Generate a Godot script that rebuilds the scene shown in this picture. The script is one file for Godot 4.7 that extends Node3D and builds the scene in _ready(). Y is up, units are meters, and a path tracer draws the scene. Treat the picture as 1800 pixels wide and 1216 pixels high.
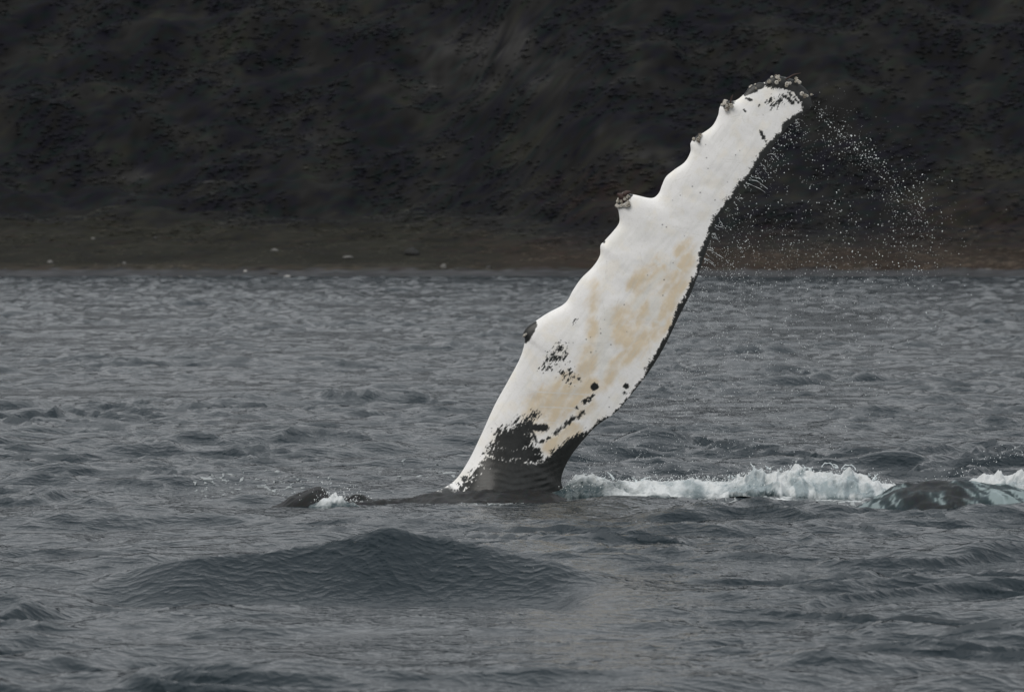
extends Node3D
# A humpback whale lying on its side raises one long white fin out of a choppy grey sea; dark heath slope behind.

const U := 205.0                 # drawing units per metre of the fin's pattern
const EYE := Vector3(0.0, 2.05, 31.7)
const SHORE := 346.0             # metres from the camera to the beach

var rng := RandomNumberGenerator.new()
var wl := PackedFloat32Array()
var wkx := PackedFloat32Array()
var wkz := PackedFloat32Array()
var wph := PackedFloat32Array()
var wam := PackedFloat32Array()
var wqx := PackedFloat32Array()
var wqz := PackedFloat32Array()
var gust := FastNoiseLite.new()
var froth := FastNoiseLite.new()
var lump := FastNoiseLite.new()
var crests := FastNoiseLite.new()
var taken := {}


func _ready() -> void:
	rng.seed = 4711
	# ---- camera, sky, light, exposure
	var cam := Camera3D.new()
	cam.name = "camera"
	var lens := CameraAttributesPhysical.new()
	lens.frustum_focal_length = 128.3
	lens.frustum_focus_distance = 31.6
	lens.exposure_aperture = 5.0
	cam.attributes = lens
	add_child(cam)
	cam.position = EYE
	cam.rotation_degrees = Vector3(-1.402, 0, 0)
	cam.near = 0.1
	cam.far = 1500.0
	cam.fov = 10.69
	lens.frustum_near = 0.1
	lens.frustum_far = 1500.0
	cam.current = true
	var we := WorldEnvironment.new()
	we.name = "world_environment"
	var env := Environment.new()
	env.background_mode = Environment.BG_SKY
	env.tonemap_mode = Environment.TONE_MAPPER_LINEAR
	env.tonemap_exposure = 1.0
	env.sdfgi_enabled = true
	env.ssao_enabled = true
	env.ssil_enabled = true
	var sky := Sky.new()
	var sm := ProceduralSkyMaterial.new()
	sm.sky_top_color = Color(0.97, 0.985, 1.0)
	sm.sky_horizon_color = Color(0.705, 0.70, 0.70)
	sm.sky_curve = 0.25
	sm.sky_energy_multiplier = 1.0
	sm.ground_bottom_color = Color(0.22, 0.24, 0.25)
	sm.ground_horizon_color = Color(0.34, 0.35, 0.36)
	sky.sky_material = sm
	env.sky = sky
	we.environment = env
	add_child(we)
	var sun := DirectionalLight3D.new()
	sun.name = "sun"
	sun.light_energy = 0.5
	sun.light_color = Color(1.0, 0.985, 0.965)
	sun.light_angular_distance = 40.0
	sun.rotation_degrees = Vector3(-46, -28, 0)
	sun.shadow_enabled = true
	add_child(sun)

	setup_waves()
	build_sea()
	build_land()
	build_whale()
	build_white_water()
	build_spray()


# ------------------------------------------------------------------ helpers
func numbered(called: String) -> String:
	var n: int = taken.get(called, 0)
	taken[called] = n + 1
	return called if n == 0 else "%s_%03d" % [called, n]


func put(called: String, mesh: Mesh, m: Material, parent: Node = self) -> MeshInstance3D:
	var o := MeshInstance3D.new()
	o.name = numbered(called) if parent == self else called
	o.mesh = mesh
	if m:
		o.material_override = m
	parent.add_child(o, true)
	return o


func tag(o: Node, label: String, category: String, group := "", kind := "") -> void:
	o.set_meta("label", label)
	o.set_meta("category", category)
	if group:
		o.set_meta("group", group)
	if kind:
		o.set_meta("kind", kind)


func mat(c: Color, rough: float, spec := 0.5) -> StandardMaterial3D:
	var m := StandardMaterial3D.new()
	m.albedo_color = c.linear_to_srgb()
	m.roughness = rough
	m.metallic_specular = spec
	return m


func grid_mesh(nx: int, nz: int, v: PackedVector3Array, col: PackedColorArray, keep: PackedByteArray, uv := PackedVector2Array()) -> ArrayMesh:
	# one grid of nx by nz points as smooth triangles; cells whose four corners are not kept are left out
	var nrm := PackedVector3Array()
	nrm.resize(v.size())
	for j in nz:
		var jm := maxi(j - 1, 0) * nx
		var jp := mini(j + 1, nz - 1) * nx
		for i in nx:
			var a := v[j * nx + mini(i + 1, nx - 1)] - v[j * nx + maxi(i - 1, 0)]
			var b := v[jp + i] - v[jm + i]
			nrm[j * nx + i] = b.cross(a).normalized()
	var idx := PackedInt32Array()
	idx.resize((nx - 1) * (nz - 1) * 6)
	var k := 0
	var all := keep.is_empty()
	for j in nz - 1:
		for i in nx - 1:
			var p := j * nx + i
			if not all and keep[p] + keep[p + 1] + keep[p + nx] + keep[p + nx + 1] < 3:
				continue
			idx[k] = p
			idx[k + 1] = p + 1
			idx[k + 2] = p + nx
			idx[k + 3] = p + 1
			idx[k + 4] = p + nx + 1
			idx[k + 5] = p + nx
			k += 6
	idx.resize(k)
	var arr := []
	arr.resize(Mesh.ARRAY_MAX)
	arr[Mesh.ARRAY_VERTEX] = v
	arr[Mesh.ARRAY_NORMAL] = nrm
	if col.size():
		arr[Mesh.ARRAY_COLOR] = col
	if uv.size():
		arr[Mesh.ARRAY_TEX_UV] = uv
	arr[Mesh.ARRAY_INDEX] = idx
	var me := ArrayMesh.new()
	me.add_surface_from_arrays(Mesh.PRIMITIVE_TRIANGLES, arr)
	return me


func curve(table: Array, x: float) -> float:
	# smooth interpolation through [x, y] pairs sorted by x
	var n := table.size()
	if x <= table[0][0]:
		return table[0][1]
	if x >= table[n - 1][0]:
		return table[n - 1][1]
	var i := 0
	while x > table[i + 1][0]:
		i += 1
	var x0: float = table[i][0]
	var x1: float = table[i + 1][0]
	var y0: float = table[i][1]
	var y1: float = table[i + 1][1]
	var m0: float = (y1 - y0) / (x1 - x0)
	var m1 := m0
	if i > 0:
		m0 = (y1 - table[i - 1][1]) / (x1 - table[i - 1][0])
	if i < n - 2:
		m1 = (table[i + 2][1] - y0) / (table[i + 2][0] - x0)
	var h := x1 - x0
	var t := (x - x0) / h
	var t2 := t * t
	var t3 := t2 * t
	return (2 * t3 - 3 * t2 + 1) * y0 + (t3 - 2 * t2 + t) * h * m0 + (-2 * t3 + 3 * t2) * y1 + (t3 - t2) * h * m1


# ------------------------------------------------------------------ sea
func setup_waves() -> void:
	gust.seed = 7
	gust.frequency = 0.11
	gust.fractal_octaves = 2
	crests.seed = 12
	crests.frequency = 0.62
	crests.fractal_octaves = 2
	froth.seed = 21
	froth.frequency = 5.0
	froth.fractal_octaves = 5
	lump.seed = 33
	lump.frequency = 1.6
	lump.fractal_octaves = 3
	var n := 64
	for i in n:
		var f := float(i) / (n - 1)
		var length := 4.0 * pow(0.15 / 4.0, f) * rng.randf_range(0.93, 1.07)
		var ang := rng.randfn(0.12, 0.36)
		var k := TAU / length
		var slope := 0.046 if length < 0.9 else 0.046 * pow(0.9 / length, 0.9)
		if length < 0.4:
			slope *= 0.8
		elif length > 0.65 and length < 2.0:
			slope *= 1.0
		var a := slope / k
		wl.append(length)
		wkx.append(k * sin(ang))
		wkz.append(k * cos(ang))
		wph.append(rng.randf() * TAU)
		wam.append(a)
		wqx.append(-0.9 * a * sin(ang))
		wqz.append(-0.9 * a * cos(ang))


const BIG := [[-2.75, 0.0], [-2.5, 0.06], [-2.1, 0.13], [-1.65, 0.16], [-1.25, 0.2], [-0.97, 0.245], [-0.79, 0.29], [-0.6, 0.25], [-0.35, 0.215], [-0.08, 0.16], [0.2, 0.11], [0.45, 0.04], [0.7, 0.0]]


func ridge(dz: float, front: float, back: float) -> float:
	if dz > front:
		return 0.0
	if dz >= 0.0:
		return pow(1.0 - dz / front, 1.7)
	return exp(-pow(dz / back, 2.0))


func local_swell(x: float, z: float) -> float:
	# the larger single waves of the moment
	var h := 0.0
	if z > 5.0 and z < 11.0 and x > -3.0 and x < 1.0:
		var top := curve(BIG, x + 0.04 * sin(z * 3.0) + 0.05 * lump.get_noise_2d(x * 1.0, z * 0.6)) * 1.2
		var low := 0.13 * smoothstep(0.0, 0.12, top)
		var dz := z - 8.35 - 0.12 * sin(x * 2.3) - 0.05 * lump.get_noise_2d(x * 0.9, 2.0)
		var run := 0.68
		if dz < 0.0:
			h += top * exp(-absf(dz) / 0.36)
		elif dz < run:
			var q := dz / run
			h += top - (top + low) * (1.35 * q - 0.35 * q * q * q)
		else:
			h -= low * exp(-pow((dz - run) / 0.8, 2.0))
	if z < -3.0 and z > -14.0 and x < 1.5:
		h += 0.17 * smoothstep(1.0, -1.2, x) * (0.75 + 0.25 * sin(x * 1.7)) * ridge(z + 7.4 - 0.35 * sin(x * 0.9), 1.3, 1.6)
	if z > 0.5 and z < 5.0 and x > 1.0 and x < 4.5:
		h += 0.07 * exp(-pow((x - 1.8) / 0.7, 2.0)) * ridge(z - 2.55 - 0.1 * sin(x * 3.0), 0.6, 0.6)
	if z > 0.6 and z < 3.0 and x > -0.1 and x < 2.2:
		h += 0.075 * exp(-pow((x - 0.85) / 0.4, 2.0)) * exp(-pow((z - 1.45) / 0.28, 2.0))
	return h


func calm(x: float, z: float) -> float:
	# the big body damps the chop around it
	var dx: float = maxf(absf(x - 1.2) - 3.0, 0.0) / 0.8
	var dz: float = maxf(absf(z - 1.0) - 0.9, 0.0) / 0.8
	return 1.0 - 0.3 * exp(-(dx * dx + dz * dz))


func stir(x: float, z: float) -> float:
	# more chop on the cat's paw behind the fin, less on the face of the big wave
	var g := 1.0
	if z < -2.0 and z > -13.0:
		g += 0.3 * exp(-pow((z + 6.3) / 3.0, 2.0)) * smoothstep(1.2, -1.5, x)
	if z > 6.5 and z < 11.0:
		g -= 0.76 * exp(-pow((z - 9.0) / 1.3, 4.0)) * exp(-pow((x + 1.0) / 1.75, 6.0))
	return g


func water(x: float, z: float, cell: float) -> Vector3:
	var h := 0.0
	var ox := 0.0
	var oz := 0.0
	var cut := cell * 2.2
	var full := cell * 4.5
	var kept := 0.0
	for i in wl.size():
		var l := wl[i]
		if l < cut:
			break
		var th := wkx[i] * x + wkz[i] * z + wph[i]
		var w := 1.0 if l > full else (l - cut) / (full - cut)
		var c := cos(th) * w
		h += wam[i] * sin(th) * w
		ox += wqx[i] * c
		oz += wqz[i] * c
		kept += w
	# waves too short for the mesh are left out far away; those that stay are steeper for it
	var g := stir(x, z) * (1.0 + 0.7 * gust.get_noise_2d(x, z * 0.6)) * calm(x, z) * minf(sqrt(wl.size() * 0.8 / maxf(kept, 1.0)), 2.1)
	# peaked crests and flat troughs
	h += 2.5 * (h * h - 0.004) if absf(h) < 0.14 else 2.5 * (0.28 * absf(h) - 0.0236)
	# single steep wavelets, long across the wind
	var r := crests.get_noise_2d(x * 0.7 + 0.2 * z, z * 1.9 - 0.12 * x)
	h += 0.06 * pow(maxf(1.0 - absf(r - 0.12) / 0.2, 0.0), 1.25) * smoothstep(-0.6, 0.5, gust.get_noise_2d(x * 2.2 + 60.0, z * 1.6)) * minf(g, 1.3)
	return Vector3(x + ox * g, h * g + local_swell(x, z), z + oz * g)


func build_sea() -> void:
	var half := deg_to_rad(13.0)
	var nx := 330
	var v := PackedVector3Array()
	var d := 14.0
	var ds := PackedFloat32Array()
	while d < SHORE + 8.0:
		ds.append(d)
		d += minf(0.0015 * d, 0.24)
	var nz := ds.size()
	v.resize(nx * nz)
	var row := func(j: int) -> void:
		var r := ds[nz - 1 - j]
		for i in nx:
			var a := -half + 2.0 * half * i / (nx - 1)
			v[j * nx + i] = water(r * sin(a), EYE.z - r * cos(a), maxf(minf(0.0015 * r, 0.25), 0.0008 * r))
	for j in nz:
		row.call(j)
	var me := grid_mesh(nx, nz, v, PackedColorArray(), PackedByteArray())
	# the sea to both sides, with fewer of the short waves
	var rs := PackedFloat32Array()
	d = 10.0
	while d < SHORE * 1.25:
		rs.append(d)
		d *= 1.006
	for side in [-1.0, 1.0]:
		var cx := 100
		var cz := rs.size()
		var sv := PackedVector3Array()
		sv.resize(cx * cz)
		for j in cz:
			var r := rs[cz - 1 - j]
			for i in cx:
				var f := float(i) / (cx - 1)
				var a: float = lerpf(-deg_to_rad(40.0), -half + 0.002, f) if side < 0.0 else lerpf(half - 0.002, deg_to_rad(40.0), f)
				sv[j * cx + i] = water(r * sin(a), EYE.z - r * cos(a), minf(0.0045 * r, 0.6)) - Vector3(0, 0.01, 0)
		me.add_surface_from_arrays(Mesh.PRIMITIVE_TRIANGLES, grid_mesh(cx, cz, sv, PackedColorArray(), PackedByteArray()).surface_get_arrays(0))
	# the sea beyond the picture, to all sides, coarser
	var st := SurfaceTool.new()
	st.begin(Mesh.PRIMITIVE_TRIANGLES)
	for q in [[-700.0, 120.0, 700.0, -360.0]]:
		var n := 24
		for a in n:
			for b in n:
				var xa: float = lerpf(q[0], q[2], float(a) / n)
				var xb: float = lerpf(q[0], q[2], float(a + 1) / n)
				var za: float = lerpf(q[3], q[1], float(b) / n)
				var zb: float = lerpf(q[3], q[1], float(b + 1) / n)
				for p in [Vector3(xa, -0.6, za), Vector3(xb, -0.6, za), Vector3(xa, -0.6, zb), Vector3(xb, -0.6, za), Vector3(xb, -0.6, zb), Vector3(xa, -0.6, zb)]:
					st.set_normal(Vector3.UP)
					st.add_vertex(p)
	st.commit(me)
	var m := mat(Color(0.008, 0.0165, 0.0225), 0.09, 0.36)
	var n2 := FastNoiseLite.new()
	n2.seed = 5
	n2.noise_type = FastNoiseLite.TYPE_SIMPLEX
	n2.frequency = 0.016
	n2.fractal_type = FastNoiseLite.FRACTAL_RIDGED
	n2.fractal_octaves = 3
	n2.fractal_gain = 0.5
	var t := NoiseTexture2D.new()
	t.width = 1024
	t.height = 1024
	t.seamless = true
	t.as_normal_map = true
	t.bump_strength = 5.0
	t.noise = n2
	m.normal_enabled = true
	m.normal_texture = t
	m.normal_scale = 0.66
	m.uv1_triplanar = true
	m.uv1_world_triplanar = true
	m.uv1_triplanar_sharpness = 6.0
	m.uv1_scale = Vector3(0.2, 0.3, 0.4)
	var o := put("sea", me, m)
	o.set_meta("kind", "structure")
	o.set_meta("label", "choppy grey sea with small dark wind waves")


# ------------------------------------------------------------------ land
func land_height(x: float, s: float) -> float:
	var right := smoothstep(-12.0, 14.0, x)
	var far_right := smoothstep(38.0, 60.0, x)
	var y := 0.068 * clampf(s, -30.0, 9.0)
	if s > 9.0:
		var shelf := lerpf(52.0, 26.0, right)
		var t := clampf((s - 9.0) / shelf, 0.0, 1.0)
		y += lerpf(6.2, 4.0, right) * t * (0.55 + 0.45 * t) + 0.3 * smoothstep(9.0, 12.0, s + 1.5 * sin(x * 0.7) * sin(x * 0.23 + 1.0))
		if s > 9.0 + shelf:
			var u := s - 9.0 - shelf
			y += 0.6 * u - 0.05 * minf(u, 8.0) * 8.0 * 0.5 * minf(u / 8.0, 1.0)
		y += 0.8 * far_right * smoothstep(20.0, 40.0, s)
		y += lump.get_noise_2d(x * 0.03, s * 0.03) * 2.6 * smoothstep(30.0, 80.0, s)
		y += lump.get_noise_2d(x * 0.11 + 50.0, s * 0.11) * 0.5 * smoothstep(12.0, 50.0, s)
	y += lump.get_noise_2d(x * 0.5, s * 0.5) * 0.07
	return y


func patch(x: float, y: float, cx: float, cy: float, rx: float, ry: float) -> float:
	var a := (x - cx) / rx
	var b := (y - cy) / ry
	return exp(-(a * a + b * b))


func land_color(x: float, s: float, y: float) -> Color:
	var n1 := lump.get_noise_2d(x * 0.06, s * 0.05 + 9.0)
	var n2 := lump.get_noise_2d(x * 0.35 + 20.0, s * 0.25)
	var n3 := froth.get_noise_2d(x * 0.12, s * 0.12)
	var heath := Color(0.0122, 0.0134, 0.0158)
	var olive := Color(0.0225, 0.0225, 0.0178)
	var rust := Color(0.036, 0.028, 0.022)
	var stone := Color(0.075, 0.075, 0.075)
	var c := heath.lerp(olive, clampf(0.1 + 0.9 * n1 + 0.3 * n2, 0.0, 0.7))
	# grassy shelf on the left, rusty heath low on the right
	var right := smoothstep(-12.0, 10.0, x)
	var low := smoothstep(lerpf(60.0, 36.0, right), lerpf(44.0, 16.0, right), s + 9.0 * n1)
	c = c.lerp(olive.lerp(rust, clampf(right + 0.5 * n2, 0.0, 1.0)), low * 0.9)
	c = c.lerp(rust * 0.8, clampf(patch(x, y, 10.0, 8.5, 6.0, 3.0) + patch(x, y, 47.0, 6.0, 7.0, 3.0), 0.0, 1.0) * clampf(0.5 + n2, 0.0, 0.8))
	# pale scree and bare ledges up the slope
	var scree := patch(x, y, -1.6, 26.5, 6.5, 2.6) * 1.1 + patch(x, y, -2.0, 21.5, 12.0, 1.0) * 0.5 + patch(x, y, -23.5, 15.0, 1.3, 1.4) * 0.6 + patch(x, y, 15.0, 12.5, 2.6, 1.0) * 0.5 + patch(x, y, -42.0, 11.0, 3.5, 0.5) * 0.5
	c = c.lerp(stone * 0.6, clampf(scree * (0.7 + 2.2 * froth.get_noise_2d(x * 0.035, y * 0.07) + 0.6 * n3), 0.0, 0.9))
	# pebble beach, with a straw line of drift grass above it
	var edge := s + 2.0 * n2
	c = c.lerp(Color(0.05, 0.044, 0.036), smoothstep(15.0, 11.5, edge) * smoothstep(-4.0, -14.0, x) * clampf(0.6 + 1.2 * n3 + n2, 0.0, 0.9))
	c = c.lerp(Color(0.062, 0.064, 0.068) * (1.0 + 0.5 * n3), smoothstep(10.5, 8.5, edge))
	c = c.lerp(Color(0.03, 0.031, 0.033), smoothstep(1.6, 0.4, s + n2))
	return c * (0.85 + 0.3 * n3 + 0.25 * n2 * smoothstep(9.0, 30.0, s) + 0.3 * n1)


func build_land() -> void:
	var nx := 330
	var nz := 300
	var v := PackedVector3Array()
	var col := PackedColorArray()
	v.resize(nx * nz)
	col.resize(nx * nz)
	for j in nz:
		var f := 1.0 - float(j) / (nz - 1)
		var s := -6.0 + 226.0 * pow(f, 1.35)
		for i in nx:
			var x := -150.0 + 300.0 * i / (nx - 1)
			var wig := 1.6 * sin(x * 0.05) + 2.0 * lump.get_noise_2d(x * 0.04, 3.0)
			var y := land_height(x, s)
			v[j * nx + i] = Vector3(x, y, EYE.z - SHORE - s + wig)
			col[j * nx + i] = land_color(x, s, y)
	var m := mat(Color.WHITE, 0.95, 0.2)
	m.vertex_color_use_as_albedo = true
	var o := put("hillside", grid_mesh(nx, nz, v, col, PackedByteArray()), m)
	o.set_meta("kind", "structure")
	o.set_meta("label", "dark heath hillside rising behind a pebble beach")
	# low heath bushes and tussocks over the whole slope
	var mm := MultiMesh.new()
	mm.transform_format = MultiMesh.TRANSFORM_3D
	mm.use_colors = true
	mm.mesh = tuft()
	var spots: Array = []
	while spots.size() < 42000:
		var s := 10.0 + 150.0 * pow(rng.randf(), 1.2)
		var x := rng.randf_range(-100.0, 100.0)
		var open := smoothstep(60.0, 20.0, s) * smoothstep(12.0, -12.0, x)
		if rng.randf() < open * 0.55 or rng.randf() < 0.5 - 2.2 * lump.get_noise_2d(x * 0.05 + 70.0, s * 0.05):
			continue
		spots.append([x, s, open])
	mm.instance_count = spots.size()
	for i in spots.size():
		var x: float = spots[i][0]
		var s: float = spots[i][1]
		var wig := 1.6 * sin(x * 0.05) + 2.0 * lump.get_noise_2d(x * 0.04, 3.0)
		var y := land_height(x, s)
		var k: float = rng.randf_range(0.12, 0.36) * lerpf(1.0, 0.6, spots[i][2])
		var b := Basis(Vector3.UP, rng.randf() * TAU).scaled(Vector3(k * 1.25, k * rng.randf_range(0.22, 0.45), k * 1.25))
		mm.set_instance_transform(i, Transform3D(b, Vector3(x, y - 0.1 * k, EYE.z - SHORE - s + wig)))
		var c := land_color(x, s, y) * rng.randf_range(1.7, 2.7)
		c.a = 1.0
		mm.set_instance_color(i, c)
	var bush := MultiMeshInstance3D.new()
	bush.name = "undergrowth"
	bush.multimesh = mm
	var bm := mat(Color.WHITE, 0.9, 0.2)
	bm.vertex_color_use_as_albedo = true
	bush.material_override = bm
	add_child(bush)
	tag(bush, "low dark heath bushes and tussocks covering the hillside", "undergrowth", "", "stuff")
	# single pale stones
	var rocks := [rock_mesh(1), rock_mesh(2), rock_mesh(3)]
	var pale := mat(Color(0.14, 0.14, 0.135), 0.9, 0.2)
	var grey := mat(Color(0.06, 0.06, 0.06), 0.9, 0.2)
	var dim := mat(Color(0.035, 0.036, 0.036), 0.9, 0.2)
	var white := mat(Color(0.36, 0.36, 0.35), 0.85, 0.2)
	# x, s, width, height, material, label
	var list := [
		[-29.4, 7.2, 0.42, 0.3, white, "small white stone alone on the pebble beach below the straw line"],
		[-24.3, 0.6, 0.8, 0.22, white, "flat white stone lying at the waterline nearest the fin"],
		[-35.8, 0.6, 0.5, 0.2, pale, "flat pale stone at the waterline, first of two side by side"],
		[-33.9, 0.5, 0.8, 0.16, pale, "long flat pale stone at the waterline beside a shorter one"],
		[-38.5, 3.0, 0.5, 0.2, grey, "low grey stone half way down the empty left beach"],
		[-26.0, 3.8, 0.9, 0.45, grey, "dark grey boulder on the beach above the flat white stone"],
		[-7.6, 11.0, 0.7, 0.6, pale, "pointed pale stone at the foot of the rusty heath"],
		[-27.6, 27.0, 1.0, 0.4, pale, "flat pale rock on the green shelf above the white beach stone"],
		[-50.5, 40.0, 0.6, 0.4, pale, "small pale rock highest on the green shelf at far left"],
		[-43.0, 40.0, 0.5, 0.35, grey, "small grey rock high on the green shelf at left"],
		[-52.0, 14.5, 0.7, 0.4, pale, "pale stone low in the grass at far left"],
		[-43.5, 13.0, 0.5, 0.35, pale, "round pale stone low in the grass above the straw line"],
		[-18.7, 20.5, 1.3, 0.32, pale, "long straw coloured slab where the green shelf meets the rusty heath"],
		[-11.5, 24.0, 1.9, 1.1, dim, "large rounded grey boulder at the dark foot of the slope"],
		[-38.3, 69.0, 3.4, 0.5, grey, "long pale ledge of rock on the dark slope above the green shelf"],
		[-2.6, 10.8, 0.7, 0.4, grey, "low grey stone on the beach just left of the fin's leading edge"],
	]
	for i in list.size():
		var e: Array = list[i]
		var x: float = e[0] * 0.87
		var s: float = e[1]
		var wig := 1.6 * sin(x * 0.05) + 2.0 * lump.get_noise_2d(x * 0.04, 3.0)
		var o2 := put("boulder", rocks[i % 3], e[4])
		o2.transform = Transform3D(Basis(Vector3.UP, rng.randf() * TAU).scaled(Vector3(e[2], e[3] * 1.2, e[2]) * 0.8), Vector3(x, land_height(x, s) + e[3] * 0.15, EYE.z - SHORE - s + wig))
		tag(o2, e[5], "stone", "stones on the far shore")


func tuft() -> ArrayMesh:
	# a low bush: an uneven leafy dome with sprigs standing out of it
	var n := FastNoiseLite.new()
	n.seed = 91
	n.frequency = 1.3
	n.fractal_octaves = 3
	var v := PackedVector3Array()
	var na := 12
	var nr := 6
	var st := SurfaceTool.new()
	st.begin(Mesh.PRIMITIVE_TRIANGLES)
	for j in nr + 1:
		for i in na:
			var el := PI * 0.5 * (1.0 - float(j) / nr)
			var az := TAU * i / na
			var dir := Vector3(cos(az) * cos(el), sin(el), sin(az) * cos(el))
			v.append(dir * (0.8 + 0.5 * n.get_noise_3dv(dir * 1.5)))
	for j in nr:
		for i in na:
			var k := (i + 1) % na
			for p in [j * na + i, (j + 1) * na + i, j * na + k, j * na + k, (j + 1) * na + i, (j + 1) * na + k]:
				st.set_smooth_group(0)
				st.add_vertex(v[p])
	for i in 6:
		var dir := Vector3(rng.randfn(), absf(rng.randfn()) * 0.8 + 0.2, rng.randfn()).normalized()
		var b := dir.cross(Vector3(rng.randfn(), rng.randfn(), rng.randfn())).normalized() * 0.09
		st.set_smooth_group(-1)
		st.add_vertex(dir * 0.6 + b)
		st.add_vertex(dir * 0.6 - b)
		st.add_vertex(dir * rng.randf_range(0.95, 1.2))
	st.index()
	st.generate_normals()
	return st.commit()


func rock_mesh(which: int) -> ArrayMesh:
	var n := FastNoiseLite.new()
	n.seed = which * 13
	n.frequency = 1.1
	var s := SphereMesh.new()
	s.radius = 0.5
	s.height = 1.0
	s.radial_segments = 14
	s.rings = 8
	var arr := s.get_mesh_arrays()
	var v: PackedVector3Array = arr[Mesh.ARRAY_VERTEX]
	for i in v.size():
		v[i] *= 1.0 + 0.55 * n.get_noise_3dv(v[i] * 1.6)
	var st := SurfaceTool.new()
	st.begin(Mesh.PRIMITIVE_TRIANGLES)
	for k in arr[Mesh.ARRAY_INDEX]:
		st.add_vertex(v[k])
	st.generate_normals()
	return st.commit()


# ------------------------------------------------------------------ whale
# outline of the fin in drawing units: x to the right, y up from the water, base at 0, 0
const LEAD := [[-290, -60], [-210, -30], [-150, -6], [-96, 20], [-69, 55], [-44, 105], [-20, 158], [5, 203], [26, 244], [33, 273], [30, 284], [38, 296], [50, 304], [71, 318], [104, 337], [118, 360], [132, 380], [153, 401], [165, 421], [166, 438], [172, 445], [190, 465], [199, 479], [198, 496], [195, 508], [201, 522], [211, 529], [226, 527], [255, 521], [268, 529], [274, 543], [281, 558], [296, 571], [315, 585], [325, 604], [325, 618], [336, 631], [347, 636], [364, 649], [374, 668], [377, 682], [388, 692], [404, 693], [421, 706], [430, 718], [446, 725], [455, 725], [465, 733], [482, 737], [508, 731]]
const TRAIL := [[-60, -330], [20, -210], [80, -90], [101, 4], [97, 22], [100, 40], [114, 68], [133, 93], [158, 120], [195, 147], [220, 176], [249, 213], [277, 258], [303, 311], [328, 361], [343, 402], [357, 443], [372, 484], [392, 508], [414, 538], [436, 568], [458, 596], [477, 622], [497, 646], [526, 672], [538, 680], [540, 689], [536, 703], [527, 717], [508, 731]]
const AX := Vector2(0.578, 0.816)
const NV := Vector2(-0.816, 0.578)
const BASE := Vector3(-0.05, 0.0, 0.0)


func axis_table(pts: Array) -> Array:
	var t: Array = []
	var last := -1e9
	for p in pts:
		var q := Vector2(p[0], p[1])
		var s := q.dot(AX)
		if s <= last + 0.8:
			s = last + 0.8
		last = s
		t.append([s, q.dot(NV)])
	return t


func fin_bow(s: float) -> float:
	# the fin leans back a little and curves towards its tip
	var m := s / U
	return 0.05 * m - 0.022 * m * m


func fin_half(q: float) -> float:
	return 5.0 * (0.2969 * sqrt(q) - 0.126 * q - 0.3516 * q * q + 0.2843 * q * q * q - 0.1021 * q * q * q * q)


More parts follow.
